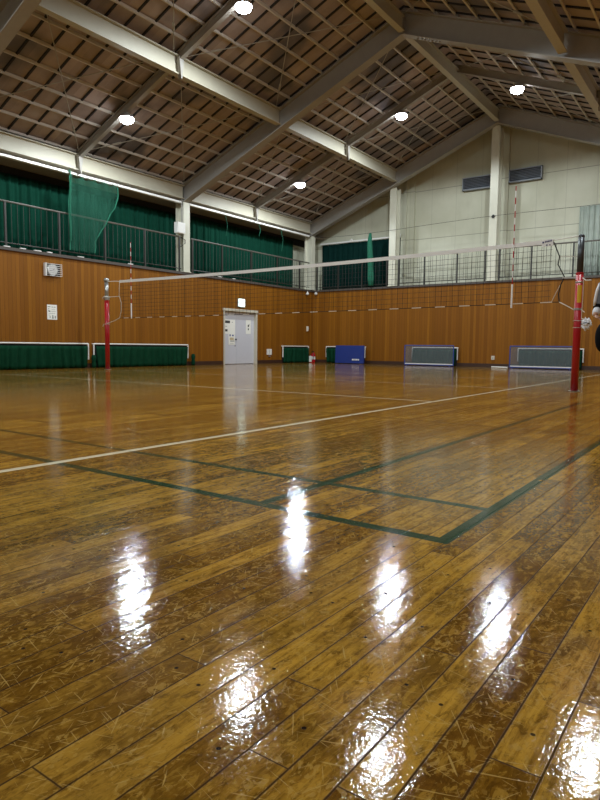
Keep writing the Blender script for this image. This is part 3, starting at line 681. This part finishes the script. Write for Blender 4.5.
# ------------------------------------------------------------------ volleyball net
YN = 9.7
PR, PL = -1.985, -12.83
t = thing('net_post', 'red net post with dark upper tube and yellow label at the right', 'post', (PR, YN, 0), 'volleyball net posts')
MB().tube([(PR, YN, 0), (PR, YN, 1.72)], .052, 20).build('lower_tube', 'red', t, smooth=True)
MB().tube([(PR, YN, 1.72), (PR, YN, 2.22)], .044, 20).build('upper_tube', 'pgrey', t, smooth=True)
MB().lathe((PR, YN, 2.21), [(.043, 0), (.045, .02), (.040, .045), (.026, .055)], 16).build('pulley_cap', 'pgrey', t, smooth=True)
MB().lathe((PR, YN, 1.69), [(.052, 0), (.054, .003), (.054, .03), (.052, .033)], 20).build('collar', 'red', t)
MB().lathe((PR, YN, 1.57), [(.053, 0), (.056, .003), (.056, .022), (.053, .025)], 20).build('band', 'steel', t)
b = MB()
b.sheet(lambda u, v: (PR + .0535 * math.sin(-.2 + u * 1.15), YN - .0535 * math.cos(-.2 + u * 1.15), 1.29 + .25 * v), 6, 1); b.build('yellow_label', 'yellow', t, solid=.002)
MB().lathe((PR, YN, .0), [(.085, 0), (.085, .008), (.06, .012)], 20).build('floor_plate', 'steel', t)
MB().lathe((PR, YN, 1.18), [(.054, 0), (.058, .003), (.058, .03), (.054, .033)], 20).build('clamp', 'pgrey2', t)
t = thing('net_post', 'red net post with silver upper tube at the left', 'post', (PL, YN, 0), 'volleyball net posts')
MB().tube([(PL, YN, 0), (PL, YN, 1.70)], .055, 20).build('lower_tube', 'red', t, smooth=True)
MB().tube([(PL, YN, 1.70), (PL, YN, 2.17)], .046, 20).build('upper_tube', 'pgrey2', t, smooth=True)
MB().lathe((PL, YN, 2.16), [(.06, 0), (.068, .02), (.06, .06), (.04, .08)], 16).build('pulley_cap', 'pgrey2', t, smooth=True)
MB().lathe((PL, YN, .0), [(.085, 0), (.085, .008), (.06, .012)], 20).build('floor_plate', 'steel', t)
MB().lathe((PL, YN, 1.70), [(.056, 0), (.068, .01), (.068, .09), (.056, .1)], 20).build('winch', 'steel', t)

XA, XB = -12.33, -2.38
def ztop(x):   # tape top, sagging a little between the posts
    u = (x - XA) / (XB - XA); return 2.165 + (.065) * u - .07 * math.sin(PI * u) * .55
def zbot(x):
    u = (x - XA) / (XB - XA); return 1.26 + .05 * u - .02 * math.sin(PI * u)
t = thing('volleyball_net', 'volleyball net with white top tape strung between the two red posts', 'net', ((XA + XB) / 2, YN, 1.2))
n = 60
MB().sheet(lambda u, v: (XA + (XB - XA) * u, YN + .002 * math.sin(u * 60), ztop(XA + (XB - XA) * u) - .062 * (1 - v)), n, 1).build('top_tape', 'tape', t, solid=.008)
b = MB(); nx = int((XB - XA + .14) / .1)
def edge(x, v): return x
for i in range(nx + 1):
    x = XA + .03 + i * .1
    if x <= XB: b.tube([(x, YN, ztop(x) - .06), (x + .01 * math.sin(i * 1.7), YN, (ztop(x) + zbot(x)) / 2), (x, YN, zbot(x))], .0028, 3, False)
for j in range(1, 10):
    v = j / 10; b.tube([(XA + (XB - XA) * k / n, YN + .003, zbot(XA + (XB - XA) * k / n) * (1 - v) + (ztop(XA + (XB - XA) * k / n) - .06) * v) for k in range(n + 1)], .0028, 3, False)
b.build('netting', 'cord', t)
MB().tube([(XA + (XB - XA + .12) * k / n, YN, zbot(min(XB, XA + (XB - XA + .12) * k / n))) for k in range(n + 1)], .006, 5).build('bottom_cord', 'cord', t)
# white tape wraps that show in dashes along the bottom cord
for k in range(24):
    x = XA + .15 + k * .42; MB().tube([(x, YN, zbot(x)), (x + .17, YN, zbot(x + .17))], .0075, 6).build('cord_wrap', 'rope', t)
MB().tube([(XB, YN, 2.21), (-2.355, YN, 2.17), (-2.27, YN - .01, 1.97), (-2.29, YN, 1.86), (-2.19, YN - .01, 1.67), (-2.24, YN, 1.56), (-2.265, YN, 1.43), (-2.25, YN, 1.31)], .009, 6).build('side_cord', 'cord', t)
MB().tube([(-2.24, YN, 1.57), (-2.30, YN, 1.45), (-2.36, YN, 1.31)], .005, 5).build('side_cord', 'rope', t)
MB().tube([(XA, YN, 2.12), (XA - .02, YN, 1.8), (XA + .06, YN, 1.62), (XA + .05, YN, 1.42), (XA - .01, YN, 1.27)], .007, 6).build('side_cord', 'rope', t)
def rope(pts, lab_=None, r=.006): return MB().tube(pts, r, 6).build('tie_rope', 'rope', t)
rope([(XB - .02, YN, 2.215), (PR, YN - .02, 2.245)], r=.008); rope([(-2.27, YN - .01, 1.97), (PR - .04, YN - .02, 1.955)], r=.005); rope([(-2.22, YN - .01, 1.66), (PR - .05, YN - .05, 1.645)])
rope([(-2.25, YN, 1.31), (-2.14, YN - .01, 1.25), (PR - .05, YN - .04, 1.19)], r=.008)
rope([(PR + .05, YN - .05, 1.64), (PR + .10, YN - .07, 1.60), (PR + .17, YN - .07, 1.60)], r=.009); rope([(PR + .05, YN - .05, 1.19), (PR + .10, YN - .06, 1.15)])
rope([(PR + .058, YN - .03, 1.64), (PR + .062, YN - .03, 1.4), (PR + .056, YN - .03, 1.06)], r=.005)
for z in (1.03, .93): rope([(PR + .06 * math.cos(a), YN + .06 * math.sin(a), z) for a in [k * PI / 8 for k in range(17)]], r=.004)
rope([(XA, YN, 2.14), (PL, YN, 2.16)], r=.009); rope([(XA - .03, YN, 1.78), (PL, YN - .06, 1.77)], r=.007); rope([(XA, YN, 1.27), (XA - .2, YN, 1.2), (PL + .05, YN - .04, 1.13)], r=.008)
rope([(PL + .06 * math.cos(a), YN + .06 * math.sin(a), 1.12) for a in [k * PI / 8 for k in range(17)]]); rope([(PL - .05, YN - .05, 1.12), (PL - .09, YN - .06, 1.06)])
rope([(PL + .062 * math.cos(a), YN + .062 * math.sin(a), 1.79) for a in [k * PI / 8 for k in range(17)]], r=.010); rope([(PL - .05, YN - .05, 1.79), (PL - .10, YN - .06, 1.73)])
o = MB().box(-2.53, -2.37, YN - .012, YN - .006, 2.135, 2.235).build('maker_label', 'tape', t)
for q in [(-2.522, -2.497, 2.18, 2.205), (-2.468, -2.448, 2.142, 2.162), (-2.425, -2.405, 2.145, 2.160)] + [(-2.485 + k * .021, -2.470 + k * .021, 2.188 + .003 * k, 2.212 + .003 * k) for k in range(5)]:
    box(q[0], q[1], YN - .015, YN - .012, q[2], q[3]).build('print', 'navy', o)
def antenna(x, ztp, lab, y):
    t = thing('net_antenna', lab, 'antenna', (x, y, 1.24), 'net antennas'); z0 = 1.24; z = z0 + .02
    MB().tube([(x, y, z0), (x, y, z0 + .36)], .014, 8).build('pocket', 'tape', t)
    k = 0; z = z0 + .36
    while z < ztp:
        z2 = min(z + .10, ztp); MB().tube([(x, y, z), (x, y, z2)], .0075, 8).build('stripe', 'red' if k % 2 == 0 else 'white', t); z = z2; k += 1
antenna(-11.88, 3.02, 'thin red and white striped antenna at the left end of the net', YN - .02)
antenna(-2.94, 3.07, 'thin red and white striped antenna at the right end of the net', YN - .02)
# crumpled bundle tied to the right post
rb = random.Random(5)
t = thing('tied_bundle', 'crumpled pale plastic bundle tied to the right net post', 'bundle', (PR + .125, YN - .04, .98))
bm = bmesh.new(); bmesh.ops.create_icosphere(bm, subdivisions=4, radius=.062)
for v in bm.verts:
    n_ = v.co.normalized(); k = 1 + .16 * math.sin(9 * n_.x + 4 * n_.z) + .14 * math.sin(13 * n_.y - 6 * n_.z + 1) + .08 * math.sin(23 * n_.z + 11 * n_.x)
    v.co = Vector((n_.x * .062 * k, n_.y * .055 * k, n_.z * .078 * k)) + Vector((PR + .128, YN - .04, .98))
q = MB(); q.b.free(); q.b = bm; q.build('crumpled_bag', 'whitecloth', t)
MB().tube([(PR + .06, YN - .03, 1.06), (PR + .10, YN - .04, 1.05), (PR + .11, YN - .04, 1.03)], .006, 6).build('tie', 'rope', t)
MB().tube([(PR + .128 + .067 * math.cos(a), YN - .04 + .061 * math.sin(a), .99 + .01 * math.sin(3 * a)) for a in [k * PI / 8 for k in range(17)]], .006, 5).build('strap', 'pgrey', t)

# ------------------------------------------------------------------ person at the right edge
def skinned(name, verts, edges, radii, m, parent, sub=2, root=0):
    off = parent.location
    me = bpy.data.meshes.new(name); me.from_pydata([Vector(v) - off for v in verts], edges, []); me.update()
    o = bpy.data.objects.new(name, me); C.objects.link(o); o.parent = parent; me.materials.append(M[m])
    md = o.modifiers.new('skin', 'SKIN'); md.use_smooth_shade = True
    for i, sv in enumerate(me.skin_vertices[0].data):
        r = radii[i]; sv.radius = r if isinstance(r, tuple) else (r, r); sv.use_root = (i == root)
    sd = o.modifiers.new('sub', 'SUBSURF'); sd.levels = sub; sd.render_levels = sub
    return o
PX, PY = -1.27, 8.2     # stands beyond the right edge of the frame, arm in view
per = thing('person', 'person at the right edge in grey jacket with white stripe and black shorts', 'person', (PX, PY, 0))
# faces roughly toward the camera side (-y); their right arm is at -x
def P(x, y, z): return (PX + x, PY + y, z)
V = [P(0, 0, .92), P(0, .0, 1.05), P(0, .01, 1.22), P(0, .01, 1.36), P(0, 0, 1.46), P(0, -.01, 1.52),
     P(-.08, 0, .86), P(-.02, -.02, .48), P(.02, .01, .09), P(.02, -.12, .04),
     P(.12, 0, .86), P(.17, -.02, .48), P(.22, .01, .09), P(.22, -.12, .04),
     P(-.15, 0, 1.38), P(-.185, .02, 1.12), P(-.19, -.14, 1.02),
     P(.17, 0, 1.38), P(.26, .02, 1.12), P(.22, -.20, 1.06)]
E = [(0, 1), (1, 2), (2, 3), (3, 4), (4, 5), (0, 6), (6, 7), (7, 8), (8, 9), (0, 10), (10, 11), (11, 12), (12, 13), (3, 14), (14, 15), (15, 16), (3, 17), (17, 18), (18, 19)]
Rr = [(.15, .10), (.125, .09), (.14, .10), (.13, .09), .055, .05, .085, .055, .038, .035, .085, .055, .038, .035, .055, .042, .03, .055, .042, .03]
body = skinned('body', V, E, Rr, 'skin', per)
# head with features
bm = bmesh.new(); bmesh.ops.create_uvsphere(bm, u_segments=28, v_segments=20, radius=1)
for v in bm.verts:
    x, y, z = v.co; w_ = 1 - .22 * max(0, -z) ** 1.5
    yy = y * .098
    if y < -.5 and abs(x) < .22 and -.35 < z < .12: yy -= .022 * (1 - abs(x) / .22)          # nose
    if y < -.5 and .2 < abs(x) < .55 and .02 < z < .3: yy += .010                                # eye sockets
    v.co = Vector((x * .076 * w_, yy, z * .118)) + Vector(P(0, -.02, 1.60))
q = MB(); q.b.free(); q.b = bm; head = q.build('head', 'skin', per, smooth=True)
for s in (-1, 1):
    MB().lathe(P(s * .032, -.098, 1.617), [(0, -.008), (.010, -.004), (.012, 0), (.010, .004), (0, .008)], 10).build('eye', 'ink', head, smooth=True)
    MB().lathe(P(s * .078, -.01, 1.60), [(.004, -.032), (.014, -.015), (.016, .005), (.012, .024), (.003, .032)], 10).build('ear', 'skin', head, smooth=True)
MB().tube([P(-.022, -.104, 1.552), P(0, -.109, 1.549), P(.022, -.104, 1.552)], .004, 6).build('mouth', 'redfe', head)
bm = bmesh.new(); bmesh.ops.create_uvsphere(bm, u_segments=28, v_segments=20, radius=1)
for v in bm.verts:
    x, y, z = v.co
    v.co = Vector((x * .086, y * .104 + .012, max(z, -.55) * .122 + .012)) + Vector(P(0, -.012, 1.605))
bmesh.ops.delete(bm, geom=[v for v in bm.verts if v.co.y < PY - .045 and v.co.z < 1.665], context='VERTS')
q = MB(); q.b.free(); q.b = bm; q.build('hair', 'hair', per, smooth=True, solid=.008)
# jacket
Vj = [P(0, 0, .86), P(0, .0, 1.04), P(0, .01, 1.24), P(0, .01, 1.36), P(0, 0, 1.45), P(-.145, 0, 1.375), P(-.17, .015, 1.25), P(-.185, .02, 1.12), P(.175, 0, 1.375), P(.235, .015, 1.24), P(.265, .02, 1.11), P(.225, -.17, 1.07)]
skinned('jacket', Vj, [(0, 1), (1, 2), (2, 3), (3, 4), (3, 5), (5, 6), (6, 7), (3, 8), (8, 9), (9, 10), (10, 11)], [(.185, .13), (.165, .118), (.165, .118), (.14, .10), .055, .068, .058, .052, .068, .058, .052, .042], 'greycloth', per)
MB().tube([P(-.165, -.03, 1.40), P(-.195, -.035, 1.32), P(-.212, -.032, 1.22), P(-.222, -.02, 1.14)], [.022, .020, .018, .016], 8).build('sleeve_stripe', 'whitecloth', per, smooth=True)
MB().tube([P(-.185, .015, 1.14), P(-.187, -.01, 1.10)], [.054, .052], 14).build('elbow_band', 'blackcloth', per, smooth=True)
MB().tube([P(-.187, -.01, 1.10), P(-.190, -.06, 1.065), P(-.190, -.11, 1.035)], [.044, .044, .036], 14).build('forearm_cover', 'whitecloth', per, smooth=True)
# hands: palm and five fingers
def hand(wx, wy, wz, dx, dy, dz, s):
    d = Vector((dx, dy, dz)).normalized(); w0 = Vector(P(wx, wy, wz)); side = d.cross(Vector((0, 0, 1))).normalized() * s; dn = side.cross(d).normalized()
    V = [w0, w0 + d * .045, w0 + d * .08]; E = [(0, 1), (1, 2)]; Rr = [(.026, .020), (.036, .016), (.036, .014)]
    hnd = skinned('hand', V, E, Rr, 'skin', per, 2)
    for k, L in enumerate((.062, .072, .068, .052)):
        o = (k - 1.5) * .019; base = w0 + d * .072 + side * o
        b1 = base + d * L * .5 - Vector((0, 0, 1)) * .008; b2 = b1 + d * L * .25 - Vector((0, 0, 1)) * L * .3
        skinned('finger', [base, b1, b2], [(0, 1), (1, 2)], [.009, .0085, .0075], 'skin', per, 1)
    base = w0 + d * .02 - side * .03; b1 = base + d * .03 - side * .022; skinned('thumb', [base, b1, b1 + d * .028 - side * .004], [(0, 1), (1, 2)], [.011, .010, .0085], 'skin', per, 1)
hand(-.19, -.14, 1.02, .75, -.25, -.45, -1); hand(.22, -.20, 1.06, -.6, -.75, -.1, 1)
# shorts and shoes
skinned('shorts', [P(0, 0, 1.04), P(0, 0, .94), P(-.09, 0, .88), P(-.10, -.01, .76), P(-.055, -.01, .56), P(.10, 0, .86), P(.15, -.01, .58)], [(0, 1), (1, 2), (2, 3), (3, 4), (1, 5), (5, 6)], [(.15, .11), (.18, .13), (.155, .13), (.155, .13), .115, .13, .11], 'blackcloth', per)
skinned('leggings', [P(-.05, -.01, .66), P(-.02, -.02, .48), P(.02, .005, .09)], [(0, 1), (1, 2)], [.075, .062, .045], 'blackcloth', per); skinned('leggings', [P(.15, -.01, .66), P(.17, -.02, .48), P(.22, .005, .09)], [(0, 1), (1, 2)], [.075, .062, .045], 'blackcloth', per)
for s in (-1, 1):
    bm = bmesh.new(); bmesh.ops.create_uvsphere(bm, u_segments=20, v_segments=12, radius=1)
    for v in bm.verts:
        x, y, z = v.co; hgt = .050 + .035 * max(0, y)
        v.co = Vector((PX + .12 + s * .10 + x * .047 * (1 + .12 * max(0, -y)), PY - .055 + y * .135, .0 + (max(z, -.45) + .45) * hgt))
    q = MB(); q.b.free(); q.b = bm; q.build('shoe', 'shoe', per, smooth=True)
